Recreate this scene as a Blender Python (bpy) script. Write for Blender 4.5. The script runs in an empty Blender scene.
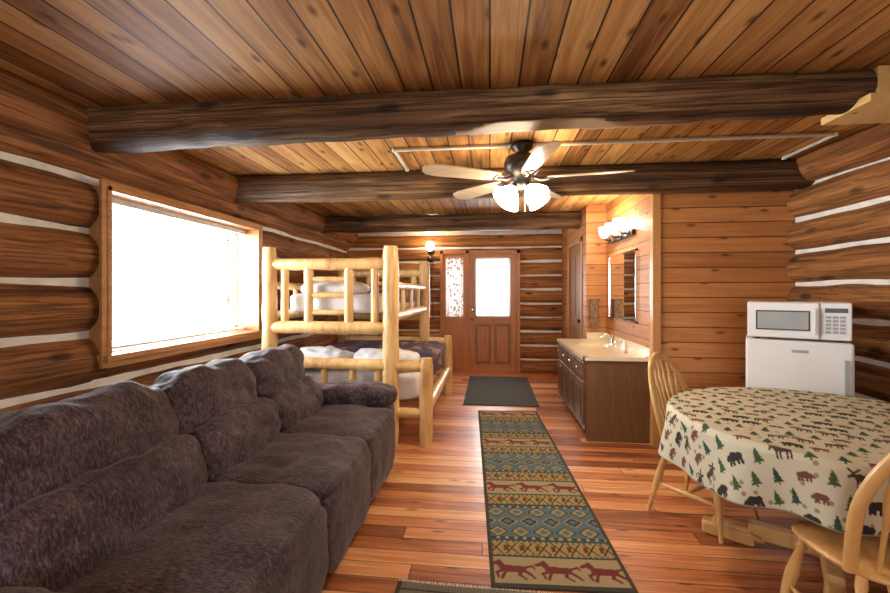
import bpy, math, random
import numpy as np
from mathutils import Vector, Matrix, noise
random.seed(7)
S=bpy.context.scene
COL=S.collection

# ---------------------------------------------------------------- node helpers
class NT:
    def __init__(s,name):
        s.m=bpy.data.materials.new(name); s.m.use_nodes=True
        s.t=s.m.node_tree; s.b=s.t.nodes['Principled BSDF']; s.out=s.t.nodes['Material Output']
        s.b.inputs['Coat Roughness'].default_value=.2
    def n(s,typ,**k):
        nd=s.t.nodes.new(typ)
        for a,v in k.items(): setattr(nd,a,v)
        return nd
    def l(s,a,b): s.t.links.new(a,b)
    def put(s,v,sock):
        if v is None: return
        if isinstance(v,(int,float)): sock.default_value=v
        else: s.l(v,sock)
    def M(s,op,a,b=None,c=None):
        nd=s.n('ShaderNodeMath',operation=op)
        s.put(a,nd.inputs[0]); s.put(b,nd.inputs[1]); s.put(c,nd.inputs[2])
        return nd.outputs[0]
    def obj(s):
        tc=s.n('ShaderNodeTexCoord'); sp=s.n('ShaderNodeSeparateXYZ'); s.l(tc.outputs['Object'],sp.inputs[0])
        return {'X':sp.outputs[0],'Y':sp.outputs[1],'Z':sp.outputs[2]}
    def axis(s,o,a):
        if a in o: return o[a]
        return s.M('ADD',o[a[0]],o[a[1]])
    def vec(s,x,y,z):
        c=s.n('ShaderNodeCombineXYZ'); s.put(x,c.inputs[0]); s.put(y,c.inputs[1]); s.put(z,c.inputs[2]); return c.outputs[0]
    def white(s,v):
        w=s.n('ShaderNodeTexWhiteNoise',noise_dimensions='1D'); s.put(v,w.inputs['W']); return w.outputs['Value']
    def noise(s,v,scale=1,detail=4,dist=0,rough=.5):
        w=s.n('ShaderNodeTexNoise'); w.inputs['Scale'].default_value=scale; w.inputs['Detail'].default_value=detail
        w.inputs['Distortion'].default_value=dist; w.inputs['Roughness'].default_value=rough
        if v is not None: s.l(v,w.inputs['Vector'])
        return w.outputs[0]
    def ramp(s,f,cols,pos=None,const=False):
        r=s.n('ShaderNodeValToRGB'); e=r.color_ramp
        if const: e.interpolation='CONSTANT'
        n=len(cols)
        if pos is None: pos=[i/(n-1) for i in range(n)]
        while len(e.elements)<n: e.elements.new(.5)
        for i in range(n):
            e.elements[i].position=pos[i]; c=cols[i]; e.elements[i].color=(c[0],c[1],c[2],1)
        s.l(f,r.inputs[0]); return r.outputs[0]
    def mul(s,col,f):
        m=s.n('ShaderNodeMix',data_type='RGBA',blend_type='MULTIPLY'); m.inputs[0].default_value=1
        s.l(col,m.inputs[6]); s.l(f,m.inputs[7]); return m.outputs[2]
    def bump(s,h,st=.3,d=.01):
        b=s.n('ShaderNodeBump'); b.inputs['Strength'].default_value=st; b.inputs['Distance'].default_value=d
        s.l(h,b.inputs['Height']); s.l(b.outputs[0],s.b.inputs['Normal'])
    def set(s,rough=.5,metal=0,coat=0,spec=.5):
        s.b.inputs['Roughness'].default_value=rough; s.b.inputs['Metallic'].default_value=metal
        s.b.inputs['Coat Weight'].default_value=coat; s.b.inputs['Specular IOR Level'].default_value=spec

def plank_mat(name,cols,width,across,along,length=0,rough=.45,coat=0,var=.6,grain=1.2,gw=.03,gd=.15,knot=True,spec=.5,bump=.4,fa=24,fl=1.5,kt=.45):
    t=NT(name); o=t.obj(); A=t.axis(o,across); L=t.axis(o,along)
    a=t.M('DIVIDE',A,width); idx=t.M('FLOOR',a); fr=t.M('FRACT',a)
    g=t.M('MINIMUM',fr,t.M('SUBTRACT',1,fr))
    mask=t.M('GREATER_THAN',g,gw)
    ident=idx
    if length:
        b=t.M('ADD',t.M('DIVIDE',L,length),t.M('MULTIPLY',t.white(idx),7))
        ident=t.M('ADD',t.M('MULTIPLY',idx,17.3),t.M('MULTIPLY',t.M('FLOOR',b),3.71))
        fb=t.M('FRACT',b); gb=t.M('MINIMUM',fb,t.M('SUBTRACT',1,fb))
        mask=t.M('MULTIPLY',mask,t.M('GREATER_THAN',gb,.003/length))
    w=t.white(ident)
    Ls=t.M('ADD',L,t.M('MULTIPLY',w,31))
    n1=t.noise(t.vec(t.M('MULTIPLY',A,fa),t.M('MULTIPLY',Ls,fl),ident),1,5,.8)
    n3=t.noise(t.vec(t.M('MULTIPLY',A,fa*5),t.M('MULTIPLY',Ls,fl*2),ident),1,3,.3)
    f=t.M('ADD',t.M('MULTIPLY',t.M('SUBTRACT',n1,.5),grain),t.M('ADD',.5,t.M('MULTIPLY',t.M('SUBTRACT',w,.5),var)))
    f=t.M('ADD',f,t.M('MULTIPLY',t.M('SUBTRACT',n3,.5),.5))
    c=t.ramp(f,cols)
    if knot:
        v=t.n('ShaderNodeTexVoronoi'); v.voronoi_dimensions='2D'; v.inputs['Scale'].default_value=1
        t.l(t.vec(a,t.M('MULTIPLY',Ls,2.6),0),v.inputs['Vector'])
        sp=t.n('ShaderNodeSeparateColor'); t.l(v.outputs['Color'],sp.inputs[0])
        on=t.M('GREATER_THAN',sp.outputs[0],kt)
        k=t.n('ShaderNodeMapRange'); k.inputs[1].default_value=.04; k.inputs[2].default_value=.14
        k.inputs[3].default_value=.75; k.inputs[4].default_value=0; t.l(v.outputs['Distance'],k.inputs[0])
        kk=t.M('SUBTRACT',1,t.M('MULTIPLY',on,k.outputs[0]))
        c=t.mul(c,t.ramp(kk,[(.12,.05,.02),(1,1,1)]))
    gm=t.M('ADD',gd,t.M('MULTIPLY',mask,1-gd))
    c=t.mul(c,gm)
    t.l(c,t.b.inputs['Base Color']); t.set(rough,0,coat,spec)
    if bump:
        t.bump(t.M('ADD',mask,t.M('MULTIPLY',n1,.15)),bump,.006)
    return t.m

def wood_mat(name,cols,axis='Y',fa=18,fl=1.2,rough=.5,coat=0,bump=.3,big=.5,spec=.5,crack=0,gr=1.3):
    t=NT(name); o=t.obj()
    def sv(f,g):
        sc={'X':f,'Y':f,'Z':f}; sc[axis]=g
        return t.vec(t.M('MULTIPLY',o['X'],sc['X']),t.M('MULTIPLY',o['Y'],sc['Y']),t.M('MULTIPLY',o['Z'],sc['Z']))
    n1=t.noise(sv(fa,fl),1,6,1.0,.6)
    n2=t.noise(sv(3,.8),1,2)
    f=t.M('ADD',t.M('ADD',t.M('MULTIPLY',t.M('SUBTRACT',n1,.5),gr),.5),t.M('MULTIPLY',t.M('SUBTRACT',n2,.5),big*2))
    c=t.ramp(f,cols); h=n1
    if crack:
        n3=t.noise(sv(fa*1.8,fl*.6),1,2,.5,.5)
        m=t.n('ShaderNodeMapRange'); m.inputs[1].default_value=.0; m.inputs[2].default_value=.045; m.inputs[3].default_value=1-crack; m.inputs[4].default_value=1
        t.l(t.M('ABSOLUTE',t.M('SUBTRACT',n3,.52)),m.inputs[0]); c=t.mul(c,m.outputs[0]); h=t.M('ADD',n1,m.outputs[0])
        v=t.n('ShaderNodeTexVoronoi'); v.inputs['Scale'].default_value=1; t.l(sv(5.5,2.2),v.inputs['Vector'])
        k=t.n('ShaderNodeMapRange'); k.inputs[1].default_value=.10; k.inputs[2].default_value=.2; k.inputs[3].default_value=.3; k.inputs[4].default_value=1
        t.l(v.outputs['Distance'],k.inputs[0]); c=t.mul(c,k.outputs[0])
    t.l(c,t.b.inputs['Base Color']); t.set(rough,0,coat,spec)
    if bump: t.bump(h,bump,.01)
    return t.m

def plain(name,col,rough=.5,metal=0,coat=0,var=.08,sc=8,emit=None,bump=0):
    t=NT(name); n=t.noise(None,sc,3)
    tc=t.n('ShaderNodeTexCoord'); t.l(tc.outputs['Object'],n.node.inputs['Vector'])
    c=t.ramp(n,[tuple(x*(1-var) for x in col),tuple(min(1,x*(1+var)) for x in col)],[.3,.7])
    t.l(c,t.b.inputs['Base Color']); t.set(rough,metal,coat)
    if emit: 
        t.b.inputs['Emission Color'].default_value=(*emit[0],1); t.b.inputs['Emission Strength'].default_value=emit[1]
    if bump: t.bump(n,bump,.005)
    return t.m

def attr_mat(name,rough=.85,bump=.2,bs=300):
    t=NT(name); a=t.n('ShaderNodeAttribute',attribute_name='Col')
    tc=t.n('ShaderNodeTexCoord'); n=t.noise(tc.outputs['Object'],bs,2)
    t.l(t.mul(a.outputs['Color'],t.ramp(n,[(.75,)*3,(1,)*3])),t.b.inputs['Base Color']); t.set(rough,0,0,.3)
    t.bump(n,bump,.003); return t.m

# ---------------------------------------------------------------- mesh builder
class MB:
    def __init__(s): s.v=[];s.f=[];s.fm=[];s.fs=[];s.mats=[];s.M=Matrix()
    def mi(s,m):
        if m not in s.mats: s.mats.append(m)
        return s.mats.index(m)
    def add(s,vs,fs,mat,smooth=False):
        o=len(s.v); s.v+= [tuple(s.M@Vector(v)) for v in vs]; i=s.mi(mat)
        for f in fs: s.f.append([o+k for k in f]); s.fm.append(i); s.fs.append(smooth)
    def box(s,lo,hi,mat):
        x0,y0,z0=lo;x1,y1,z1=hi
        s.add([(x0,y0,z0),(x1,y0,z0),(x1,y1,z0),(x0,y1,z0),(x0,y0,z1),(x1,y0,z1),(x1,y1,z1),(x0,y1,z1)],
              [(0,3,2,1),(4,5,6,7),(0,1,5,4),(1,2,6,5),(2,3,7,6),(3,0,4,7)],mat)
    def rbox(s,lo,hi,mat,r=.01,sg=3):
        import bmesh
        bm=bmesh.new(); bmesh.ops.create_cube(bm,size=1)
        for v in bm.verts: v.co=Vector([(lo[i]+hi[i])/2+v.co[i]*(hi[i]-lo[i]) for i in range(3)])
        bmesh.ops.bevel(bm,geom=bm.edges[:],offset=r,segments=sg,affect='EDGES',profile=.5)
        bm.verts.index_update()
        s.add([tuple(v.co) for v in bm.verts],[[v.index for v in f.verts] for f in bm.faces],mat,False); bm.free()
    def tube(s,pts,r,mat,seg=12,nz=0,nf=3,sx=1,sy=1,ref=None,clamp=None,mat2=None,closed=False):
        P=[Vector(p) for p in pts]; n=len(P)
        if not hasattr(r,'__len__'): r=[r]*n
        T=[]
        for i in range(n):
            if closed: d=P[(i+1)%n]-P[i-1]
            else: d=P[min(i+1,n-1)]-P[max(i-1,0)]
            T.append(d.normalized())
        u=Vector(ref) if ref else (Vector((0,0,1)) if abs(T[0].z)<.9 else Vector((1,0,0)))
        u=(u-T[0]*u.dot(T[0])).normalized()
        vs=[]
        for i in range(n):
            u=(u-T[i]*u.dot(T[i])).normalized(); w=T[i].cross(u)
            for k in range(seg):
                a=2*math.pi*k/seg; d=u*math.cos(a)*sx+w*math.sin(a)*sy
                rr=r[i]
                if nz: rr*=1+nz*noise.noise((P[i]+d*.15)*nf)
                q=P[i]+d*rr
                if clamp: q=Vector(clamp(q))
                vs.append(tuple(q))
        fs=[]
        for i in range(n if closed else n-1):
            j=(i+1)%n
            for k in range(seg):
                k2=(k+1)%seg; fs.append((i*seg+k,i*seg+k2,j*seg+k2,j*seg+k))
        s.add(vs,fs,mat,True)
        if not closed:
            s.add(vs[:seg],[list(range(seg))[::-1]],mat2 or mat); s.add(vs[-seg:],[list(range(seg))],mat2 or mat)
    def lathe(s,prof,c,mat,seg=24,dirv=(0,0,1)):
        q=Vector((0,0,1)).rotation_difference(Vector(dirv)).to_matrix(); vs=[]
        for r,z in prof:
            for k in range(seg):
                a=2*math.pi*k/seg; vs.append(tuple(Vector(c)+q@Vector((r*math.cos(a),r*math.sin(a),z))))
        fs=[]
        for i in range(len(prof)-1):
            for k in range(seg):
                k2=(k+1)%seg; fs.append((i*seg+k,i*seg+k2,(i+1)*seg+k2,(i+1)*seg+k))
        s.add(vs,fs,mat,True)
    def puff(s,c,h,mat,p=4,n=14,nz=.01,nf=6,rot=None,fn=None):
        idx={};vs=[];fs=[]
        R=rot or Matrix.Identity(3)
        def vid(a):
            key=tuple(round(x,5) for x in a)
            if key not in idx:
                L=(abs(a[0])**p+abs(a[1])**p+abs(a[2])**p)**(1/p)
                q=Vector((a[0]/L*h[0],a[1]/L*h[1],a[2]/L*h[2]))
                if fn: q=Vector(fn(q))
                nn=Vector(a).normalized()
                q=R@q+Vector(c)
                d=noise.noise(q*nf)+.5*noise.noise(q*nf*2.3)
                q+=(R@nn)*d*nz
                idx[key]=len(vs);vs.append(tuple(q))
            return idx[key]
        for ax in range(3):
            for sg in (-1,1):
                for i in range(n):
                    for j in range(n):
                        f=[]
                        for (di,dj) in ((0,0),(1,0),(1,1),(0,1)):
                            a=[0,0,0];a[ax]=sg
                            a[(ax+1)%3]=-1+2*(i+di)/n; a[(ax+2)%3]=-1+2*(j+dj)/n
                            f.append(vid(a))
                        if sg<0:f=f[::-1]
                        fs.append(f)
        s.add(vs,fs,mat,True)
    def make(s,name,loc=(0,0,0),rz=0,bevel=0):
        me=bpy.data.meshes.new(name); me.from_pydata(s.v,[],s.f)
        for m in s.mats: me.materials.append(m)
        me.polygons.foreach_set('material_index',s.fm); me.polygons.foreach_set('use_smooth',s.fs); me.update()
        ob=bpy.data.objects.new(name,me); COL.objects.link(ob); ob.location=loc; ob.rotation_euler=(0,0,rz)
        if bevel:
            b=ob.modifiers.new('bevel','BEVEL'); b.width=bevel; b.segments=2; b.limit_method='ANGLE'; b.angle_limit=math.radians(50)
        return ob
def rotx(a): return Matrix.Rotation(a,3,'X')
def roty(a): return Matrix.Rotation(a,3,'Y')

# ---------------------------------------------------------------- materials
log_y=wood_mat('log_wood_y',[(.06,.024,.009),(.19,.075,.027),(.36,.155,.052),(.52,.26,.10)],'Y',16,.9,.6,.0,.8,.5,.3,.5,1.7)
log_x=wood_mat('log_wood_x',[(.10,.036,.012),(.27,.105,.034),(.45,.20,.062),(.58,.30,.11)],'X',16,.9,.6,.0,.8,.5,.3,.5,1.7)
beam_m=wood_mat('beam_wood',[(.022,.012,.007),(.085,.042,.018),(.19,.098,.04),(.43,.26,.12)],'X',20,.8,.62,0,.9,.7,.3,.6,1.9)
cut_m=wood_mat('cut_wood',[(.15,.075,.03),(.30,.17,.07)],'X',14,.8,.6)
chink=plain('chinking',(.78,.77,.74),.9,var=.12,bump=.3)
ceil_m=plank_mat('ceiling_planks',[(.16,.064,.018),(.34,.150,.043),(.52,.27,.085),(.66,.39,.155)],.155,'X','Y',0,.6,0,.65,1.3,.032,.08,spec=.25)
floor_m=plank_mat('floor_planks',[(.21,.060,.020),(.42,.135,.046),(.60,.235,.088),(.76,.41,.20)],.112,'Y','X',2.4,.38,.12,1.0,1.5,.026,.2,True,.5,.2,fa=30,kt=.6)
pine_m=plank_mat('pine_boards',[(.28,.10,.026),(.46,.185,.052),(.58,.27,.09)],.135,'Z','XY',0,.5,.0,.5,1.3,.034,.22)
trim_m=wood_mat('trim_wood',[(.32,.14,.045),(.47,.23,.08),(.58,.32,.12)],'Z',20,1.5,.4,.2,.1,.2)
trimy_m=wood_mat('trim_wood_y',[(.27,.11,.036),(.42,.195,.066),(.54,.29,.11)],'Y',20,1.5,.4,.2,.1,.2)
ltpine=wood_mat('light_pine',[(.50,.29,.09),(.66,.43,.16),(.74,.52,.23)],'Y',16,1.5,.5,.0,.1,.2)
door_m=wood_mat('door_wood',[(.28,.088,.024),(.44,.16,.046),(.55,.23,.07)],'Z',20,1.5,.4,.15,.1,.2)
closet_m=wood_mat('closet_door_wood',[(.16,.06,.018),(.27,.11,.033),(.36,.16,.05)],'Z',20,1.5,.4,.1,.1,.2)
cab_m=wood_mat('cabinet_wood',[(.05,.022,.01),(.10,.044,.018),(.145,.066,.028)],'Z',24,2,.4,.1,.1,.2)
cabend_m=wood_mat('cabinet_end_wood',[(.095,.043,.016),(.15,.07,.027),(.2,.1,.04)],'Z',24,2,.45,.05,.1,.2)
peel=wood_mat('peeled_log',[(.40,.19,.06),(.66,.41,.16),(.80,.57,.29)],'Z',14,2,.42,.15,.25,.5,.5,0,1.6)
honey=wood_mat('honey_wood',[(.45,.21,.06),(.60,.34,.115),(.68,.43,.18)],'Z',20,2,.35,.3,.05,.2)
white=plain('white_enamel',(.76,.77,.79),.3,0,.3,.02)
gray=plain('gray_plastic',(.32,.34,.36),.35)
dark=plain('dark_plastic',(.02,.02,.022),.3)
bronze=plain('dark_bronze',(.045,.035,.03),.35,.7)
chrome=plain('chrome',(.8,.8,.8),.15,1,var=.01)
counter=plain('cream_counter',(.78,.68,.5),.25,0,.3,.04,20)
conduit_m=plain('conduit_white',(.62,.60,.52),.5)
mirror=plain('mirror_glass',(.85,.87,.87),.02,1,var=.01)
bladewood=wood_mat('blade_wood',[(.34,.23,.13),(.55,.42,.27),(.66,.54,.38)],'X',18,2,.3,.3,.05,.2)
sheet=plain('white_sheet',(.72,.72,.74),.9,bump=.3)
blind_m=plain('blind_slat',(.55,.56,.60),.6)
glow=plain('lamp_glass',(1,.95,.85),.4,emit=((1,.88,.66),24))
towel=plain('towel_cloth',(.22,.14,.09),.95,var=.4,sc=30)
matgray=plain('doormat_fibre',(.05,.05,.045),.95,var=.4,sc=120,bump=.5)

t=NT('glass_pane'); tr=t.n('ShaderNodeBsdfTransparent'); gl=t.n('ShaderNodeBsdfGlossy'); gl.inputs['Roughness'].default_value=.03
mx=t.n('ShaderNodeMixShader'); mx.inputs[0].default_value=.04; t.l(tr.outputs[0],mx.inputs[1]); t.l(gl.outputs[0],mx.inputs[2]); t.l(mx.outputs[0],t.out.inputs[0]); glass=t.m

t=NT('sofa_chenille'); tc=t.n('ShaderNodeTexCoord'); o=t.obj()
n1=t.noise(t.vec(t.M('MULTIPLY',o['X'],45),t.M('MULTIPLY',o['Y'],130),t.M('MULTIPLY',o['Z'],45)),1,4,.6,.7); n2=t.noise(tc.outputs['Object'],3.5,3)
f=t.M('ADD',t.M('MULTIPLY',n1,.9),t.M('MULTIPLY',n2,.25))
t.l(t.ramp(f,[(.007,.004,.005),(.030,.0155,.020),(.088,.052,.066),(.20,.14,.175)],[.38,.52,.64,.8]),t.b.inputs['Base Color']); t.set(.7,0,0,.35)
t.b.inputs['Sheen Weight'].default_value=.18; t.b.inputs['Sheen Roughness'].default_value=.35
t.bump(n1,.6,.006); sofa_m=t.m

t=NT('quilt_fabric'); tc=t.n('ShaderNodeTexCoord'); v=t.n('ShaderNodeTexVoronoi'); v.inputs['Scale'].default_value=9; t.l(tc.outputs['Object'],v.inputs['Vector'])
sp=t.n('ShaderNodeSeparateColor'); t.l(v.outputs['Color'],sp.inputs[0])
t.l(t.ramp(sp.outputs[0],[(.13,.03,.04),(.06,.03,.07),(.30,.20,.12),(.05,.05,.10),(.2,.05,.05)],[0,.25,.5,.65,.85],True),t.b.inputs['Base Color']); t.set(.9); quilt=t.m

t=NT('lace_curtain'); tc=t.n('ShaderNodeTexCoord'); v=t.n('ShaderNodeTexVoronoi'); v.inputs['Scale'].default_value=17; t.l(tc.outputs['Object'],v.inputs['Vector'])
c=t.ramp(v.outputs['Distance'],[(.22,.14,.12),(.75,.72,.70)],[.2,.45]); t.l(c,t.b.inputs['Base Color'])
tl=t.n('ShaderNodeBsdfTranslucent'); t.l(c,tl.inputs[0]); mx=t.n('ShaderNodeMixShader'); mx.inputs[0].default_value=.25
t.l(t.b.outputs[0],mx.inputs[1]); t.l(tl.outputs[0],mx.inputs[2]); t.l(mx.outputs[0],t.out.inputs[0]); lace=t.m

# ---------------------------------------------------------------- room
CZ=2.52; LX=-2.5; RX=2.6; FY=7.4; NY=-1.7
mb=MB(); mb.box((LX-.4,NY-.4,-.1),(RX+.4,FY+.4,0),floor_m); mb.make('floor')
mb=MB(); mb.box((LX-.4,NY-.4,CZ),(RX+.4,FY+.4,CZ+.1),ceil_m); mb.make('ceiling')

def log_wall(name,axis,surf,inw,lo,hi,z0,sp,r,mat,op=None,plate=None):
    mb=MB(); c=surf-inw*r; ck=c+inw*r*.50; bk=c-inw*.12
    def P(a,b,z): return (b,a,z) if axis=='Y' else (a,b,z)
    def slab(a0,a1,za,zb):
        if a1-a0<.01 or zb-za<.01: return
        p=P(a0,min(ck,bk),za); q=P(a1,max(ck,bk),zb); mb.box(p,q,chink)
    if op:
        slab(lo,op[0],0,CZ); slab(op[1],hi,0,CZ); slab(op[0],op[1],0,op[2]); slab(op[0],op[1],op[3],CZ)
    else: slab(lo,hi,0,CZ)
    def lg(a0,a1,z,clamp=None,c=c,r=r):
        n=max(3,int((a1-a0)/.12)); ph=random.random()*50
        pts=[P(a0+(a1-a0)*i/(n-1),c+.008*noise.noise(Vector((i*.3,ph,0))),z+.014*noise.noise(Vector((i*.2,ph,3)))) for i in range(n)]
        rs=[r*(1+.05*noise.noise(Vector((i*.25,ph,7)))) for i in range(n)]
        mb.tube(pts,rs,mat,20,.05,5,clamp=clamp or (lambda q:(q[0],q[1],min(q[2],CZ-.001))))
    z=z0
    while z<CZ:
        if op and z+r>op[2]+.01 and z-r<op[3]-.01:
            lg(lo,op[0],z); lg(op[1],hi,z)
            if z-r<op[2]-.03: lg(op[0],op[1],z,lambda q:(q[0],q[1],min(q[2],op[2])))
            if z+r>op[3]+.03: lg(op[0],op[1],z,lambda q:(q[0],q[1],max(q[2],op[3])))
        else: lg(lo,hi,z)
        z+=sp
    if plate: lg(plate[0],plate[1],plate[2],None,plate[3],plate[4])
    return mb.make(name)
WIN=(2.47,4.28,.96,2.09)
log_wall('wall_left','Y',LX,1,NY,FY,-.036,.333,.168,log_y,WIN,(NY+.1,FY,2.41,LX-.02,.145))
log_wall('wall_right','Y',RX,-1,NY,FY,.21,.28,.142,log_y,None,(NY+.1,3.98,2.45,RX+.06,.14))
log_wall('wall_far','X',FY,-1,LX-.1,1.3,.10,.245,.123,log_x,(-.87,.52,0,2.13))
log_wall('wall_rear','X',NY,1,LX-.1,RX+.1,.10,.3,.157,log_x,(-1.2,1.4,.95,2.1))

def log_obj(name,p0,p1,r0,r1,mat,clamp=None,nz=.07,mat2=None,seg=28,n=60):
    mb=MB(); p0=Vector(p0);p1=Vector(p1)
    pts=[p0.lerp(p1,i/(n-1))+Vector((0,0,.014*noise.noise(Vector((i*.12,r0*9,0))))) for i in range(n)]
    rs=[r0+(r1-r0)*i/(n-1) for i in range(n)]
    def c2(q):
        q=clamp(q) if clamp else q
        return (q[0],q[1],min(q[2],CZ-.001))
    mb.tube(pts,rs,mat,seg,nz,3.2,clamp=c2,mat2=mat2); return mb.make(name)
def cl(q):
    x=q[0]
    if -.25<x<.85:
        s=math.sin((x+.25)/1.1*math.pi); zl=2.285+.05*min(1,s*1.3)
        if q[2]<zl: return (q[0],q[1],zl)
    return tuple(q)
b1=log_obj('ceiling_beam',(LX-.05,2.4,2.425),(1.9,2.4,2.44),.145,.115,beam_m,clamp=cl,n=160)
b1.data.materials.append(cut_m)
for p in b1.data.polygons:
    c=p.center
    if -.2<c.x<.8 and c.z<2.345 and p.normal.z<-.97 and abs(c.y-2.4)<.08: p.material_index=len(b1.data.materials)-1
log_obj('ceiling_beam',(LX-.05,3.88,2.40),(RX+.1,3.88,2.41),.135,.135,beam_m)
log_obj('ceiling_beam',(LX-.05,6.0,2.39),(1.24,6.0,2.40),.12,.12,beam_m)

# pine partition walls
mb=MB(); mb.box((1.49,4.0,0),(RX+.15,4.12,CZ),pine_m); mb.box((1.49,4.12,0),(1.6,5.6,CZ),pine_m)
mb.make('wall_partition')
mb=MB(); mb.box((1.24,5.6,0),(1.6,5.7,CZ),pine_m); mb.box((1.24,5.7,0),(1.34,5.85,CZ),pine_m); mb.box((1.24,5.85,2.1),(1.34,6.75,CZ),pine_m); mb.box((1.24,6.75,0),(1.34,FY+.1,CZ),pine_m)
mb.make('wall_closet')
mb=MB(); mb.box((1.465,3.975,0),(1.535,4.0,2.3),trim_m); mb.box((1.465,4.0,0),(1.49,4.05,2.3),trim_m); mb.make('trim_1',bevel=.004)
# closet door
mb=MB(); mb.box((1.25,5.87,0.01),(1.29,6.73,2.08),closet_m)
for (a,b) in ((5.97,6.26),(6.34,6.63)):
    mb.box((1.238,a,.2),(1.25,b,.9),closet_m); mb.box((1.238,a,1.05),(1.25,b,1.95),closet_m)
mb.box((1.22,5.8,0),(1.24,5.87,2.15),trim_m); mb.box((1.22,6.73,0),(1.24,6.8,2.15),trim_m); mb.box((1.22,5.8,2.08),(1.24,6.8,2.15),trim_m)
mb.lathe([(0,0),(.02,.005),(.03,.03),(.0,.05)],(1.238,5.93,1.0),bronze,16,(-1,0,0))
mb.make('door_2',bevel=.004)

# light pine boxed header
mb=MB(); mb.box((1.9,2.28,2.37),(RX+.02,2.52,2.515),ltpine); mb.box((1.84,2.25,2.33),(RX+.02,2.56,2.37),ltpine); mb.make('trim_2',bevel=.004)

# window left
Y0,Y1,Z0,Z1=WIN
mb=MB()
xi=LX+.045; xo=LX-.26
mb.box((xo,Y0-.01,Z0),(xi,Y0+.03,Z1),trimy_m); mb.box((xo,Y1-.03,Z0),(xi,Y1+.01,Z1),trimy_m)
mb.box((xo,Y0,Z1-.03),(xi,Y1,Z1),trimy_m); mb.box((xo,Y0-.03,Z0-.01),(xi+.03,Y1+.03,Z0+.03),trimy_m)
mb.box((xi-.02,Y0-.045,Z0-.05),(xi,Y0,Z1+.035),trimy_m); mb.box((xi-.02,Y1,Z0-.05),(xi,Y1+.045,Z1+.035),trimy_m)
mb.box((xi-.02,Y0,Z1),(xi,Y1,Z1+.035),trimy_m); mb.box((xi-.02,Y0,Z0-.055),(xi,Y1,Z0-.01),trimy_m)
xs=LX-.2
for a,b,c,d in ((Y0+.03,Y0+.075,Z0+.03,Z1-.03),(Y1-.075,Y1-.03,Z0+.03,Z1-.03),(Y0+.03,Y1-.03,Z0+.03,Z0+.08),(Y0+.03,Y1-.03,Z1-.08,Z1-.03)):
    mb.box((xs-.03,a,c),(xs,b,d),white)
mb.box((xs-.018,Y0+.05,Z0+.05),(xs-.014,Y1-.05,Z1-.05),glass)
mb.make('window_1',bevel=.003)
mb=MB(); xb=LX-.12
mb.box((xb-.02,Y0+.035,Z1-.075),(xb+.02,Y1-.035,Z1-.035),blind_m)
z=Z0+.07
while z<Z1-.08:
    mb.box((xb-.011,Y0+.04,z),(xb+.011,Y1-.04,z+.003),blind_m); z+=.03
mb.box((xb-.012,Y0+.04,Z0+.045),(xb+.012,Y1-.04,Z0+.058),blind_m)
for yy in (Y0+.3,(Y0+Y1)/2,Y1-.3): mb.box((xb+.012,yy,Z0+.05),(xb+.0135,yy+.002,Z1-.05),blind_m)
mb.make('window_blind')

# added rear window, unseen behind the camera, to let in fill light
mb=MB()
for (a,b,c,d) in ((-1.2,-1.13,.95,2.1),(1.33,1.4,.95,2.1),(-1.2,1.4,.95,1.02),(-1.2,1.4,2.03,2.1),(.06,.14,.95,2.1)):
    mb.box((a,NY-.2,c),(b,NY+.04,d),trim_m)
mb.box((-1.15,NY-.15,1.0),(1.35,NY-.145,2.05),glass); mb.make('added_rear_window')

# entry door + sidelight
mb=MB()
def fr(x0,x1,z0,z1,y0=-.05,y1=.06,m=door_m): mb.box((x0,FY+y0,z0),(x1,FY+y1,z1),m)
fr(-.87,-.82,0,2.13); fr(-.42,-.36,0,2.13); fr(.46,.52,0,2.13); fr(-.87,.52,2.07,2.13)
mb.box((-.36,FY-.02,0),(-.26,FY+.03,2.07),door_m); mb.box((.36,FY-.02,0),(.46,FY+.03,2.07),door_m)
mb.box((-.26,FY-.02,2.0),(.36,FY+.03,2.07),door_m); mb.box((-.26,FY-.02,.84),(.36,FY+.03,.96),door_m)
mb.box((-.26,FY-.02,0),(.36,FY+.03,.14),door_m); mb.box((.02,FY-.02,.14),(.08,FY+.03,.84),door_m)
mb.box((-.26,FY+.01,.14),(.36,FY+.02,.84),closet_m)
for a,b in ((-.21,-.02),(.12,.31)): mb.box((a,FY-.014,.19),(b,FY+.01,.79),door_m)
for a,b,c,d in ((-.26,-.23,.96,2.0),(.33,.36,.96,2.0),(-.26,.36,.96,.99),(-.26,.36,1.97,2.0)): mb.box((a,FY-.03,c),(b,FY-.0,d),white)
mb.box((-.25,FY+.01,.97),(.35,FY+.014,1.99),glass)
mb.lathe([(0,0),(.03,.0),(.03,.008),(.012,.015),(.012,.035),(.028,.045),(.03,.06),(.0,.075)],(-.31,FY-.02,.93),chrome,16,(0,-1,0))
mb.lathe([(0,0),(.028,.0),(.028,.012),(.0,.014)],(-.31,FY-.02,1.08),chrome,16,(0,-1,0))
mb.make('door_1',bevel=.003)
mb=MB()
mb.box((-.82,FY-.02,0),(-.76,FY+.03,2.07),door_m); mb.box((-.48,FY-.02,0),(-.42,FY+.03,2.07),door_m)
mb.box((-.76,FY-.02,1.98),(-.48,FY+.03,2.07),door_m); mb.box((-.76,FY-.02,.86),(-.48,FY+.03,.98),door_m); mb.box((-.76,FY,0),(-.48,FY+.02,.86),door_m)
mb.box((-.71,FY-.012,.15),(-.53,FY,.78),door_m); mb.box((-.76,FY+.01,.98),(-.48,FY+.014,1.98),glass); mb.make('window_3',bevel=.003)
mb=MB(); N=40; vs=[];fs=[]
for i in range(N+1):
    x=-.775+.31*i/N; y=FY-.045+.01*math.sin(i*.95)
    vs+=[(x,y,.97),(x,y,2.0)]
for i in range(N): fs.append((2*i,2*i+2,2*i+3,2*i+1))
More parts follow.
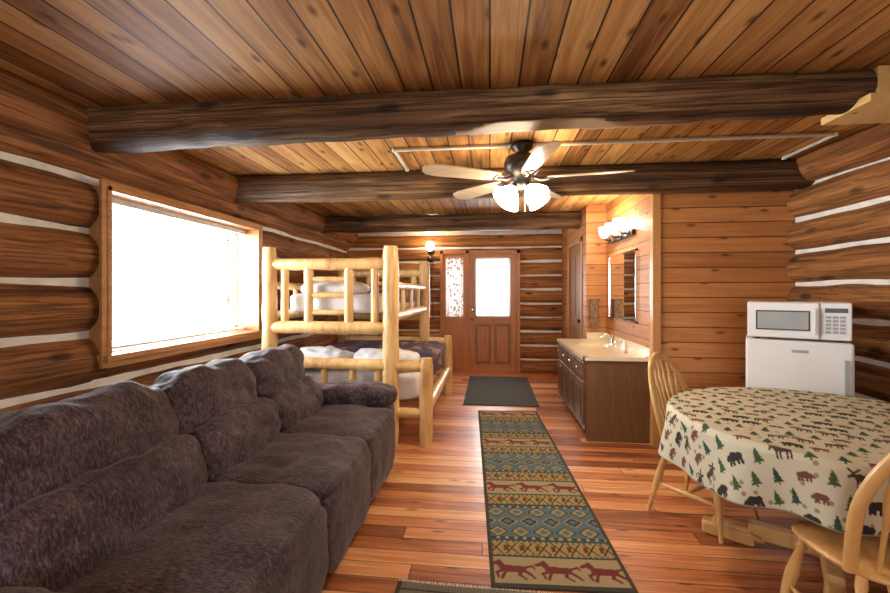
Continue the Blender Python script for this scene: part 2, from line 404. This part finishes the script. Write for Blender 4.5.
mb.add(vs,fs,lace,True); mb.tube([(-.8,FY-.045,1.99),(-.44,FY-.045,1.99)],.006,bronze,8); mb.make('lace_curtain')

# ---------------------------------------------------------------- ceiling fan
fx,fy=.24,3.2
mb=MB(); zb=2.25
mb.lathe([(0,CZ-.002),(.075,CZ-.002),(.08,CZ-.04),(.05,CZ-.07),(.05,CZ-.09),(.12,CZ-.11),(.135,CZ-.15),(.13,CZ-.21),(.09,CZ-.25),(.06,CZ-.29),(.07,CZ-.31),(.06,CZ-.34),(0,CZ-.345)],(fx,fy,0),bronze,32)
for k in range(5):
    a=math.radians(-10+72*k)
    mb.M=Matrix.Translation((fx,fy,zb))@Matrix.Rotation(a,4,'Z')
    mb.tube([(.08,0,.01),(.14,0,-.015),(.2,0,-.01)],[.012,.012,.012],bronze,8)
    mb.M=mb.M@Matrix.Rotation(math.radians(12),4,'X')
    mb.box((.17,-.035,-.012),(.23,.035,-.004),bronze)
    o=[(.19,-.045),(.30,-.068),(.66,-.082),(.74,-.068),(.775,-.03),(.782,0),(.775,.03),(.74,.068),(.66,.082),(.30,.068),(.19,.045)]
    n=len(o); vs=[(x,y,-.004) for x,y in o]+[(x,y,.004) for x,y in o]
    mb.add(vs,[list(range(n))[::-1],list(range(n,2*n))]+[(i,(i+1)%n,n+(i+1)%n,n+i) for i in range(n)],bladewood)
mb.M=Matrix()
for k in range(4):
    a=math.radians(35+90*k); d=Vector((math.cos(a),math.sin(a),-1.0)).normalized()
    c=Vector((fx,fy,CZ-.31))+Vector((math.cos(a),math.sin(a),0))*.05
    c2=c+d*.05
    mb.tube([tuple(c),tuple(c2)],.018,bronze,10)
    mb.lathe([(.02,0),(.036,.02),(.052,.05),(.072,.085),(.09,.125),(.07,.09),(.0,.05)],tuple(c2),glow,20,tuple(d))
mb.tube([(fx+.02,fy-.02,CZ-.34),(fx+.02,fy-.02,CZ-.52)],.0015,chrome,6)
mb.make('ceiling_fan')

# added dome fixture, unseen behind the camera, for warm fill
mb=MB(); mb.lathe([(0,0),(.16,0),(.16,-.03),(.15,-.03)],(.3,-.7,CZ-.002),bronze,32); mb.lathe([(.15,-.03),(.14,-.07),(.09,-.11),(0,-.125)],(.3,-.7,CZ-.002),glow,32); mb.make('added_fill_dome')

# conduit on ceiling
def tubeobj(name,pts,r,mat,seg=10):
    mb=MB()
    for a,b in zip(pts[:-1],pts[1:]): mb.tube([a,b],r,mat,seg)
    for p in pts: mb.lathe([(0,-r*1.3),(r*1.1,-r),(r*1.5,0),(r*1.1,r),(0,r*1.3)],p,mat,10)
    return mb.make(name)
zc=CZ-.02
tubeobj('ceiling_conduit',[(-.74,3.72,zc),(-.74,3.2,zc),(.15,3.2,zc)],.013,conduit_m)
tubeobj('ceiling_conduit',[(.33,3.2,zc),(2.40,3.2,zc),(2.40,3.72,zc)],.013,conduit_m)

# ---------------------------------------------------------------- sofa
mb=MB()
mb.puff((-1.74,2.0,.47),(.16,1.26,.40),sofa_m,7,24,.006)
mb.puff((-1.2,2.0,.2),(.42,1.26,.15),sofa_m,8,20,.004)
for i,(yc,hw) in enumerate(((2.875,.355),(2.2,.36),(1.42,.46))):
    def up(q,hw=hw):
        return (q[0]+.02*math.cos(q[1]/hw*1.4),q[1],q[2]+.022*math.cos(q[1]/hw*1.57)-.008*math.sin(q[1]*21))
    mb.puff((-1.61,yc,.785),(.175,hw+.012,.175),sofa_m,3.6,34,.032,6.5,roty(math.radians(-16)),up)
    mb.puff((-1.46,yc,.57),(.185,hw+.005,.175),sofa_m,3.6,28,.030,7,roty(math.radians(-14)))
    mb.puff((-1.10,yc,.405),(.37,hw,.105),sofa_m,6.5,28,.018,6,fn=lambda q:(q[0],q[1],q[2]+.018*math.cos(q[0]*4.5)))
    mb.puff((-.81,yc,.26),(.095,hw+.002,.205),sofa_m,5,20,.014,6)
for ya in (3.345,.83):
    mb.puff((-1.23,ya,.30),(.45,.13,.27),sofa_m,6,20,.010)
    mb.puff((-1.17,ya,.55),(.42,.165,.10),sofa_m,3.0,24,.03,7)
mb.make('sofa')

# ---------------------------------------------------------------- bunk bed
mb=MB()
def pl(a,b,r,nz=.16,n=9): 
    a=Vector(a);b=Vector(b)
    mb.tube([tuple(a.lerp(b,i/(n-1))) for i in range(n)],[r*(.82 if i in(0,n-1) else 1) for i in range(n)],peel,14,nz,7)
YN,YFr=3.77,5.75; XL,XM,XR=-2.07,-.9,-.575
for y in (YN,YFr):
    pl((XL,y,0),(XL,y,1.82),.068,.16,16); pl((XM,y,0),(XM,y,1.82),.075,.16,16); pl((XR,y,0),(XR,y,.80),.063,.16,10)
    pl((XL,y,1.66),(XM,y,1.66),.055); pl((XL,y,1.07),(XM,y,1.07),.06)
    L=XM-XL
    for f in (.13,.87): pl((XL+L*f,y,1.07),(XL+L*f,y,1.66),.036)
    for f in (.33,.66): pl((XL+L*f,y,1.07),(XL+L*f,y,1.66),.042)
    for z in (1.21,1.37,1.52): pl((XL+L*.33,y,z),(XL+L*.66,y,z),.026,n=5)
    pl((XL,y,.74),(XR,y,.72),.055,n=12); pl((XL,y,.30),(XR,y,.30),.05,n=12)
    for f in (.18,.36,.54,.70): pl((XL+(XR-XL)*f,y,.3),(XL+(XR-XL)*f,y,.73),.032)
for x in (XL,XM):
    pl((x,YN,1.17),(x,YFr,1.17),.05,n=16)
    pl((x,YN+.05,1.46),(x,YFr,1.46),.036,n=16)
    for yy in (4.3,4.76,5.2): pl((x,yy,1.17),(x,yy,1.46),.024,n=5)
for x in (XL,XR): pl((x,YN,.34),(x,YFr,.34),.055,n=16)
mb.puff(((XL+XM)/2,(YN+YFr)/2,1.29),(.50,.90,.10),sheet,8,16,.01)
mb.puff(((XL+XM)/2,(YN+YFr)/2+.25,1.35),(.52,.68,.10),quilt,6,20,.02)
mb.puff((-1.52,YN+.26,1.43),(.34,.18,.075),sheet,2.6,16,.02)
mb.puff(((XL+XR)/2,(YN+YFr)/2,.50),(.68,.90,.14),sheet,8,16,.01)
mb.puff(((XL+XR)/2+.03,(YN+YFr)/2+.28,.60),(.71,.72,.15),quilt,6,24,.035)
mb.puff((-1.68,YN+.27,.75),(.33,.19,.09),sheet,2.6,18,.04,7)
mb.puff((-1.0,YN+.27,.75),(.33,.19,.09),sheet,2.6,18,.04,7)
mb.make('bunk_bed')

# ---------------------------------------------------------------- wall sconce + cord
mb=MB(); sx=-1.04
mb.lathe([(0,0),(.06,0),(.055,.02),(.02,.03),(0,.03)],(sx,FY-.0,2.12),bronze,20,(0,-1,0))
mb.tube([(sx,FY-.02,2.12),(sx,FY-.1,2.08),(sx,FY-.14,2.12)],.01,bronze,8)
mb.lathe([(.02,0),(.04,.01),(.065,.05),(.07,.11),(.05,.15),(0,.15)],(sx,FY-.14,2.12),glow,20)
mb.lathe([(.02,0),(.05,-.01),(.06,-.06),(.055,-.1),(0,-.1)],(sx,FY-.1,2.02),bronze,20)
mb.tube([(sx+.02,FY-.03,2.0),(sx+.02,FY-.02,1.3),(sx+.05,FY-.02,.9)],.006,dark,6)
mb.make('wall_sconce')

# ---------------------------------------------------------------- vanity
mb=MB(); vx0,vx1,vy0,vy1,vz=.9,1.485,4.06,5.59,.76
mb.box((vx0+.06,vy0+.0,0),(vx1,vy1,.1),dark)
mb.box((vx0,vy0,.09),(vx1,vy1,vz-.16),cab_m)
mb.box((vx0,vy0,vz-.16),(vx0+.03,vy1,vz),cab_m); mb.box((vx1-.03,vy0,vz-.16),(vx1,vy1,vz),cab_m); mb.box((vx0,vy1-.03,vz-.16),(vx1,vy1,vz),cab_m)
mb.box((vx0+.0,vy0-.008,.0),(vx1,vy0,vz),cabend_m)
mb.box((vx0-.012,vy0,.09),(vx0,vy1,vz),cab_m)
n=4; dw=(vy1-vy0-.06)/n
for i in range(n):
    a=vy0+.03+i*dw+.02; b=a+dw-.04
    for z0_,z1_ in ((.14,.54),(.59,.73)):
        mb.box((vx0-.03,a,z0_),(vx0-.012,b,z1_),cabend_m)
        if z1_<.6: mb.box((vx0-.036,a+.05,z0_+.05),(vx0-.03,b-.05,z1_-.05),cab_m)
    mb.lathe([(0,0),(.008,.0),(.008,.012),(.015,.018),(.0,.028)],(vx0-.03,(a+b)/2,.66),chrome,10,(-1,0,0))
mb.make('vanity_cabinet',bevel=.003)
mb=MB()
cx0,cx1,cy0,cy1=vx0-.035,vx1,vy0-.03,vy1
bx,by,brx,bry=1.17,4.95,.17,.23
seg=48; ring=[];outer=[]
for k in range(seg):
    a=2*math.pi*k/seg; c,s_=math.cos(a),math.sin(a); ring.append((bx+brx*c,by+bry*s_,vz+.035))
    tx=((cx1-bx) if c>0 else (bx-cx0))/max(abs(c),1e-6); ty=((cy1-by) if s_>0 else (by-cy0))/max(abs(s_),1e-6); tt=min(tx,ty)
    outer.append((bx+tt*c,by+tt*s_,vz+.035))
mb.add(ring+outer,[(k,seg+k,seg+(k+1)%seg,(k+1)%seg) for k in range(seg)],counter)
vs=[]
for f,dz in ((1,0),(.93,-.03),(.8,-.09),(.45,-.13),(.08,-.14)):
    vs+=[(bx+brx*f*math.cos(2*math.pi*k/seg),by+bry*f*math.sin(2*math.pi*k/seg),vz+.035+dz) for k in range(seg)]
mb.add(vs,[(i*seg+k,i*seg+(k+1)%seg,(i+1)*seg+(k+1)%seg,(i+1)*seg+k) for i in range(4) for k in range(seg)],counter,True)
for lo,hi in (((cx0,cy0,vz+.001),(cx0+.015,cy1,vz+.0345)),((cx0,cy0,vz+.001),(cx1,cy0+.015,vz+.0345)),((cx1-.02,vy0,vz+.03),(cx1,cy1,vz+.12)),((1.24,cy1-.02,vz+.03),(cx1,cy1,vz+.12))): mb.box(lo,hi,counter)
mb.lathe([(.03,0),(.03,.01),(.015,.02),(.015,.1),(0,.11)],(1.39,by,vz+.035),chrome,16)
mb.tube([(1.39,by,vz+.11),(1.34,by,vz+.16),(1.27,by,vz+.15),(1.25,by,vz+.12)],.012,chrome,10)
for dy in (-.1,.1): mb.lathe([(.025,0),(.02,.03),(.028,.05),(.02,.06),(0,.06)],(1.39,by+dy,vz+.035),chrome,12)
mb.make('countertop_sink')
mb=MB()
mb.lathe([(0,0),(.03,0),(.032,.08),(.012,.1),(.012,.13),(0,.13)],(1.32,4.32,vz+.036),white,16); mb.tube([(1.32,4.32,vz+.16),(1.28,4.32,vz+.17)],.006,white,8); mb.make('soap_dispenser')
mb=MB(); mb.box((1.475,4.45,1.1),(1.489,5.40,1.82),mirror)
for lo,hi in (((1.465,4.43,1.08),(1.49,4.45,1.84)),((1.465,5.40,1.08),(1.49,5.42,1.84)),((1.465,4.43,1.08),(1.49,5.42,1.1)),((1.465,4.43,1.82),(1.49,5.42,1.84))): mb.box(lo,hi,chrome)
mb.make('wall_mirror')
mb=MB(); mb.box((1.45,4.5,1.99),(1.49,5.3,2.05),bronze)
mb.tube([(1.44,4.45+.9*i/30,2.02+.03*math.sin(i*.8)) for i in range(31)],.008,bronze,8)
for yy in (4.6,4.9,5.2):
    mb.tube([(1.45,yy,2.02),(1.38,yy,2.02),(1.36,yy,2.05)],.01,bronze,8)
    mb.lathe([(.02,0),(.04,.01),(.055,.06),(.065,.12),(.05,.1),(0,.06)],(1.36,yy,2.05),glow,20)
mb.make('vanity_light')
mb=MB(); mb.tube([(1.27,5.56,1.30),(1.40,5.56,1.30)],.008,bronze,8)
for xx in (1.275,1.395): mb.tube([(xx,5.56,1.30),(xx,5.6,1.30)],.008,bronze,8)
mb.puff((1.33,5.56,1.12),(.055,.018,.19),towel,5,12,.006,12); mb.make('hand_towel')

# ---------------------------------------------------------------- fridge & microwave
rz=-math.atan2(.5,.87)
mb=MB(); W=.29; H=1.06
mb.rbox((-W,.05,.03),(W,.43,H),white,.015); mb.rbox((-W,-.005,.08),(W,.045,H),white,.018)
mb.box((-W+.02,.02,.0),(W-.02,.40,.06),dark); mb.box((W-.05,-.03,.72),(W-.03,-.005,.95),gray); mb.box((-.03,-.008,H-.08),(.06,-.004,H-.06),gray)
fpos=(2.115,3.15)
mb.make('refrigerator',(fpos[0],fpos[1],0),rz)
mb=MB(); W=.28; h=.27
mb.rbox((-W,0.02,.012),(W,.36,h),white,.012); mb.rbox((-W,-.005,.015),(.12,.025,h-.003),white,.01); mb.rbox((.125,-.004,.015),(W,.022,h-.003),white,.008)
mb.box((-W+.05,-.008,.07),(.07,-.004,h-.06),dark); mb.box((-W+.06,-.0095,.08),(.06,-.0078,h-.07),gray)
mb.box((.145,-.006,h-.07),(W-.02,-.003,h-.04),dark)
for i in range(5):
    for j in range(3): mb.box((.148+j*.036,-.0065,.06+i*.025),(.176+j*.036,-.003,.078+i*.025),gray)
mb.rbox((.085,-.03,.05),(.1,-.002,h-.04),white,.005)
for x in(-.22,.22):
    for y in (.05,.3): mb.lathe([(.015,0),(.015,.014)],(x,y,0),dark,10)
mb.make('microwave_oven',(fpos[0]+.01,fpos[1]+.017,H),rz)

# ---------------------------------------------------------------- motifs
def caps(px,py,L):
    m=np.zeros(px.shape,bool)
    for (x1,y1,x2,y2,r) in L:
        dx,dy=x2-x1,y2-y1; d=dx*dx+dy*dy+1e-9
        t_=np.clip(((px-x1)*dx+(py-y1)*dy)/d,0,1)
        m|=((px-x1-t_*dx)**2+(py-y1-t_*dy)**2)<r*r
    return m
BEAR=[(-.28,.02,.22,.0,.2),(.0,.08,.1,.1,.2),(.35,.02,.42,-.02,.13),(.5,-.06,.55,-.07,.06),(-.35,-.1,-.38,-.35,.085),(-.18,-.1,-.16,-.35,.08),(.15,-.1,.12,-.35,.08),(.3,-.1,.33,-.35,.08),(.35,.14,.36,.16,.05)]
MOOSE=[(-.25,.05,.2,.08,.16),(.1,.13,.15,.16,.14),(.25,.12,.4,.2,.09),(.42,.2,.55,.1,.07),(-.33,0,-.36,-.42,.045),(-.2,0,-.18,-.42,.045),(.12,0,.1,-.42,.045),(.25,0,.27,-.42,.045),(.36,.3,.2,.45,.05),(.4,.3,.55,.45,.05),(.2,.45,.12,.5,.04),(.55,.45,.6,.5,.04)]
HORSE=[(-.22,.02,.2,.04,.13),(.22,.08,.36,.26,.08),(.37,.28,.5,.2,.06),(.2,-.02,.4,-.12,.045),(.4,-.12,.36,-.28,.035),(.17,-.05,.28,-.32,.04),(-.26,-.02,-.42,-.16,.05),(-.42,-.16,-.52,-.3,.035),(-.2,-.04,-.16,-.2,.05),(-.16,-.2,-.3,-.34,.035),(-.3,.08,-.5,.16,.04),(-.5,.16,-.58,.04,.035),(.25,.2,.32,.34,.05)]
def tree(px,py):
    m=(np.abs(px)<.04)&(py<-.3)&(py>-.46)
    for b,tp,w_ in ((-.34,.05,.27),(-.12,.25,.2),(.08,.46,.14)):
        f=(tp-py)/(tp-b); m|=(py>b)&(py<tp)&(np.abs(px)<w_*f)
    return m
def hsh(i,j,k=0):
    v=np.sin(i*127.1+j*311.7+k*74.7)*43758.5453
    return v-np.floor(v)

# ---------------------------------------------------------------- table + cloth
tcx,tcy,rx,ry,tz=1.71,2.33,.71,.70,.755
def grid_obj(name,V,F,C,mat):
    me=bpy.data.meshes.new(name); me.from_pydata(V.tolist(),[],F.tolist()); me.materials.append(mat)
    a=me.color_attributes.new('Col','FLOAT_COLOR','POINT'); c4=np.ones((len(V),4),np.float32); c4[:,:3]=C
    a.data.foreach_set('color',c4.ravel()); me.polygons.foreach_set('use_smooth',[True]*len(me.polygons)); me.update()
    ob=bpy.data.objects.new(name,me); COL.objects.link(ob); return ob
NR,NTH=300,1200
Rt=.75; drop=.28
rad=np.linspace(0.003,Rt+drop,NR); th=np.linspace(0,2*np.pi,NTH,endpoint=False)
RR,TT=np.meshgrid(rad,th,indexing='ij')
u=RR*np.cos(TT); v=RR*np.sin(TT)
s_=np.clip(RR-Rt,0,None); e=np.clip(RR,0,Rt)/Rt
bend=np.minimum(s_,.03)/.03
fold=(np.sin(TT*11+.8*np.sin(TT*3))*.026+np.sin(TT*17+1)*.012)*np.clip(s_/drop,0,1)
out=.018*bend+fold+.02*s_/drop
X=tcx+np.cos(TT)*(rx*e+out); Y=tcy+np.sin(TT)*(ry*e+out)
Z=tz+.004-np.where(s_>0,s_*(.93+.07*np.sin(TT*4+.6)),0)+.0015*np.sin(u*30)*np.cos(v*23)*(s_<=0)
uu=u.ravel(); vv=v.ravel()
C=np.tile(np.array([.62,.57,.43]),(len(uu),1))
cell=.096; ang=.5
U=(uu*math.cos(ang)-vv*math.sin(ang))/cell; Vq=(uu*math.sin(ang)+vv*math.cos(ang))/cell
Vq2=Vq; jj=np.floor(Vq2); U2=U+.5*(jj%2); ii=np.floor(U2)
px=(U2-ii-.5-(hsh(ii,jj,1)-.5)*.2)/.86; py=(Vq2-jj-.5-(hsh(ii,jj,2)-.5)*.2)/.86
fl=np.where(hsh(ii,jj,5)>.5,1,-1); px=px*fl
typ=np.floor(hsh(ii,jj,3)*6)
for k,fn,col in ((0,lambda a,b:caps(a,b,BEAR),(.032,.022,.02)),(1,lambda a,b:tree(a*.85,b*.95),(.025,.085,.04)),(2,lambda a,b:caps(a,b,MOOSE),(.075,.04,.027)),(3,lambda a,b:tree(a*.9,b),(.05,.10,.035)),(4,lambda a,b:caps(a*1.3,b*1.3,BEAR),(.17,.06,.04)),(5,lambda a,b:tree(a*.9,b),(.025,.065,.045))):
    m=(typ==k)&fn(px,py); C[m]=col
cell2=.05; U=(uu*.8-vv*.6)/cell2; Vq=(uu*.6+vv*.8)/cell2; i2=np.floor(U); j2=np.floor(Vq); d=np.hypot(U-i2-.5,(Vq-j2-.5))
m=(hsh(i2,j2,9)>.75)&(d<.2)&(C[:,0]>.5); C[m]=(.30,.25,.11)
m=(s_.ravel()>drop-.006); C[m]=(.3,.27,.17)
V=np.stack([X.ravel(),Y.ravel(),Z.ravel()],1)
a,b=np.meshgrid(np.arange(NR-1),np.arange(NTH),indexing='ij'); b2=(b+1)%NTH
F=np.stack([a*NTH+b,(a+1)*NTH+b,(a+1)*NTH+b2,a*NTH+b2],-1).reshape(-1,4)
grid_obj('tablecloth',V,F,C,attr_mat('printed_cotton',.7,.1,400))
mb=MB(); sg=64
mb.lathe([(0,-.03),(.97,-.03),(1,-.015),(.995,0),(0,0)],(0,0,0),honey,64)
mb.v=[(x*rx*.995,y*ry*.995,z+tz-.002) for x,y,z in mb.v]
mb.lathe([(.0,.06),(.07,.06),(.075,.12),(.05,.2),(.075,.32),(.05,.42),(.06,.6),(.16,.70),(.16,.725),(0,.725)],(0,0,0),honey,28)
for k in range(4):
    mb.M=Matrix.Rotation(math.radians(148+90*k),4,'Z')
    mb.rbox((.03,-.035,.05),(.33,.035,.13),honey,.01); mb.rbox((.30,-.04,0),(.55,.04,.075),honey,.015)
    mb.rbox((.25,-.035,.03),(.5,.035,.1),honey,.02)
mb.M=Matrix()
mb.make('dining_table',(tcx,tcy,0),0)

# ---------------------------------------------------------------- chairs
def chair(loc,rz):
    mb=MB()
    mb.puff((0,0,.44),(.215,.205,.024),honey,2.8,18,0,fn=lambda q:(q[0]*(1+.12*q[1]/.2),q[1],q[2]-(.010*math.exp(-((q[0]/.12)**2+((q[1]+.03)/.12)**2)) if q[2]>0 else 0)))
    prof=[(0,.015),(.08,.017),(.14,.013),(.17,.021),(.2,.014),(.45,.023),(.6,.019),(.72,.013),(.76,.02),(.8,.013),(1,.011)]
    F={}
    for sx_ in(-1,1):
        for sy_ in (-1,1):
            a=Vector((sx_*.145,sy_*.14,.43)); b=Vector((sx_*.225,sy_*(.225 if sy_<0 else .205),0)); F[(sx_,sy_)]=(a,b)
            mb.tube([tuple(a.lerp(b,t_)) for t_,_ in prof],[r*1.05 for _,r in prof],honey,12)
    def mid(k,t_): return F[k][0].lerp(F[k][1],t_)
    for sx_ in (-1,1):
        a=mid((sx_,-1),.58); b=mid((sx_,1),.58); mb.tube([tuple(a.lerp(b,t_)) for t_ in(0,.25,.5,.75,1)],[.008,.012,.017,.012,.008],honey,10)
    a=(mid((-1,-1),.58)+mid((-1,1),.58))/2; b=(mid((1,-1),.58)+mid((1,1),.58))/2
    mb.tube([tuple(a.lerp(b,t_)) for t_ in(0,.25,.5,.75,1)],[.008,.012,.017,.012,.008],honey,10)
    def hp(x,z): return (x,-.165-.13*(z-.45)/.5+.03*(x/.2)**2,z)
    pts=[]
    for i in range(33):
        a_=math.pi*i/32; z=.445+.52*max(0,math.sin(a_))**.62; x=-.205*math.cos(a_)*(1-.12*(1-min(1,(z-.445)/.25)))
        pts.append(hp(x,z))
    mb.tube(pts,.0165,honey,12,sx=1.0,sy=1.35,ref=(0,1,0))
    for x in (-.135,-.081,-.027,.027,.081,.135):
        zt=.445+.52*(1-(x/.205)**2)**.31
        A=Vector(hp(x*.8,.45)); B=Vector(hp(x,zt)); q=[(0,.008),(.25,.008),(.42,.009),(.55,.014),(.68,.018),(.78,.012),(.84,.007),(1,.007)]
        mb.tube([tuple(A.lerp(B,t_)) for t_,_ in q],[r for _,r in q],honey,10,sx=.7,sy=1.1,ref=(0,1,0))
    return mb.make('dining_chair',(loc[0],loc[1],0),rz)
chair((1.33,2.79),math.atan2(-.62,-.78))
chair((1.42,1.71),math.radians(-4))

# ---------------------------------------------------------------- runner rug
def flat_rug(name,W,L,step,colfn,loc,rz,z,mat):
    nx=int(W/step)+1; ny=int(L/step)+1
    xs_=np.linspace(0,W,nx); ys=np.linspace(0,L,ny); A,B=np.meshgrid(xs_,ys,indexing='ij')
    C=colfn(A.ravel(),B.ravel(),W,L)
    zz=z+.0008*np.sin(A*9+B*4)
    V=np.stack([A.ravel()-W/2,B.ravel()-L/2,zz.ravel()],1)
    a,b=np.meshgrid(np.arange(nx-1),np.arange(ny-1),indexing='ij')
    F=np.stack([a*ny+b,(a+1)*ny+b,(a+1)*ny+b+1,a*ny+b+1],-1).reshape(-1,4)
    ob=grid_obj(name,V,F,C,mat); ob.location=(loc[0],loc[1],0); ob.rotation_euler=(0,0,rz)
    so=ob.modifiers.new('thick','SOLIDIFY'); so.thickness=min(z-.001,.007); so.offset=-1
    return ob
def runner_col(x,y,W,L):
    tan=(.34,.27,.14); navy=(.028,.042,.06); slate=(.085,.14,.165); gold=(.34,.24,.075); maroon=(.16,.025,.03); olive=(.12,.13,.06); blk=(.03,.026,.022)
    C=np.zeros((len(x),3)); P=.90; p=np.mod(y-.03,P)
    def st(m,c): C[m]=c
    st(p>=0,tan)
    hm=p<.2
    qx=W/3; hx=(np.mod(x,qx)-qx/2)/.20; hy=(p-.1)/.2
    st(hm&caps(-hx,hy,HORSE),maroon)
    def zig(lo,hi,bg,fg,per,th_):
        m=(p>=lo)&(p<hi); st(m,bg); c=(lo+hi)/2; z_=np.abs(np.mod(x,per)-per/2)/(per/2)*(hi-lo)*.42
        st(m&(np.abs(np.abs(p-c)-z_)<th_),fg)
    def line(lo,hi,c): st((p>=lo)&(p<hi),c)
    def gold_band(lo):
        zig(lo,lo+.16,gold,blk,.085,.008)
        m=(p>=lo+.055)&(p<lo+.105); st(m&(np.mod(x,.085)<.024),maroon)
        line(lo,lo+.014,navy); line(lo+.146,lo+.16,navy)
        m=((p>=lo+.014)&(p<lo+.03))|((p>=lo+.13)&(p<lo+.146)); st(m,olive); st(m&(np.mod(x,.03)<.012),tan)
    gold_band(.2); gold_band(.74)
    m=(p>=.36)&(p<.74); st(m,slate)
    for c0,off in ((.44,0),(.55,.5),(.66,0)):
        per=.13; ax=np.abs(np.mod(x+off*per,per)-per/2); ay=np.abs(p-c0)
        d=np.floor(ax/.011)*.011+np.floor(ay/.011)*.011
        st(m&(d<.050),navy if off==0 else gold); st(m&(d<.034),gold if off==0 else navy); st(m&(d<.014),slate)
    m2=((p>.365)&(p<.385))|((p>.715)&(p<.735)); st(m2,navy); st(m2&(np.mod(x,.05)<.02),tan)
    e=(x<.02)|(x>W-.02)|(y<.02)|(y>L-.02); st(e,(.06,.05,.035))
    return C
rmat=attr_mat('woven_rug',.95,.5,220)
flat_rug('runner_rug',.68,2.96,.0045,runner_col,(.274,3.49),math.atan2(.145,2.97),.008,rmat)
def mat_col(x,y,W,L):
    C=np.tile(np.array([.12,.11,.085]),(len(x),1)); m=(np.mod(x+y,.03)<.012)^(np.mod(x-y,.03)<.012); C[m]=(.2,.18,.13)
    for k in (.05,.09,.2,.24): C[np.abs(y-(L-k))<.006]=(.04,.035,.03)
    C[(np.abs(x-W/2)>W/2-.02)]=(.05,.04,.03); return C
fm=flat_rug('fringed_mat',.95,.62,.006,mat_col,(.03,1.67),math.radians(-1.2),.008,rmat)
mb=MB()
for i in range(90):
    x=-.47+.94*i/89; mb.tube([(x,.305,.006),(x+random.uniform(-.006,.006),.33,.003)],[.003,.002],conduit_m,5)
fr_=mb.make('rug_fringe'); fr_.parent=fm
mb=MB(); mb.rbox((-.33,5.2,0),(.6,6.95,.012),matgray,.004,2); mb.make('doormat')

# ---------------------------------------------------------------- lights
def area(name,loc,rot,sx_,sy_,p,col):
    l=bpy.data.lights.new(name,'AREA'); l.shape='RECTANGLE'; l.size=sx_; l.size_y=sy_; l.energy=p; l.color=col
    o=bpy.data.objects.new(name,l); COL.objects.link(o); o.location=loc; o.rotation_euler=rot; return o
area('window_daylight',(LX-.32,(Y0+Y1)/2,(Z0+Z1)/2),(0,math.radians(-90),0),1.10,1.78,195,(.92,.97,1))
area('door_daylight',(.05,FY+.16,1.46),(math.radians(-90),0,0),.62,1.0,36,(.95,.98,1))
area('sidelight_daylight',(-.62,FY+.16,1.48),(math.radians(-90),0,0),.3,1.0,7,(.95,.98,1))
area('rear_fill',(.1,NY-.25,1.52),(math.radians(90),0,0),2.5,1.1,50,(.97,.98,1))  # added fill through the unseen rear window, brightens the foreground
def pt(name,loc,p,col=(1,.72,.42),r=.05):
    l=bpy.data.lights.new(name,'POINT'); l.energy=p; l.color=col; l.shadow_soft_size=r
    o=bpy.data.objects.new(name,l); COL.objects.link(o); o.location=loc
pt('fan_bulb',(fx,fy,2.02),42,(1,.81,.56),.08)
pt('vanity_bulb',(1.30,4.9,2.16),20,(1,.76,.48),.06)
pt('sconce_bulb',(-1.04,FY-.24,2.30),10,(1,.68,.34),.05)
pt('added_fill_bulb',(.3,-.7,CZ-.25),20,(1,.84,.62),.08)  # added warm bounce under the unseen dome behind the camera
# bright overcast sky
w=bpy.data.worlds.new('World'); S.world=w; w.use_nodes=True
nt=w.node_tree; bg=nt.nodes['Background']; tc=nt.nodes.new('ShaderNodeTexCoord'); sp=nt.nodes.new('ShaderNodeSeparateXYZ'); nt.links.new(tc.outputs['Generated'],sp.inputs[0])
r=nt.nodes.new('ShaderNodeValToRGB'); mr=nt.nodes.new('ShaderNodeMapRange'); mr.inputs[1].default_value=-1; nt.links.new(sp.outputs[2],mr.inputs[0]); nt.links.new(mr.outputs[0],r.inputs[0])
r.color_ramp.elements[0].color=(.85,.87,.9,1); r.color_ramp.elements[1].color=(.9,.95,1,1); nt.links.new(r.outputs[0],bg.inputs[0]); bg.inputs[1].default_value=1.25

# ---------------------------------------------------------------- camera
cam=bpy.data.cameras.new('camera'); co=bpy.data.objects.new('camera',cam); COL.objects.link(co)
cam.sensor_width=36; cam.lens=36*420/890; cam.shift_y=-4.5/890; cam.clip_start=.02
co.location=(0,0,1.4); co.rotation_euler=(math.radians(90),0,math.radians(6.1))
S.camera=co
S.view_settings.view_transform='Standard'
S.view_settings.exposure=.2
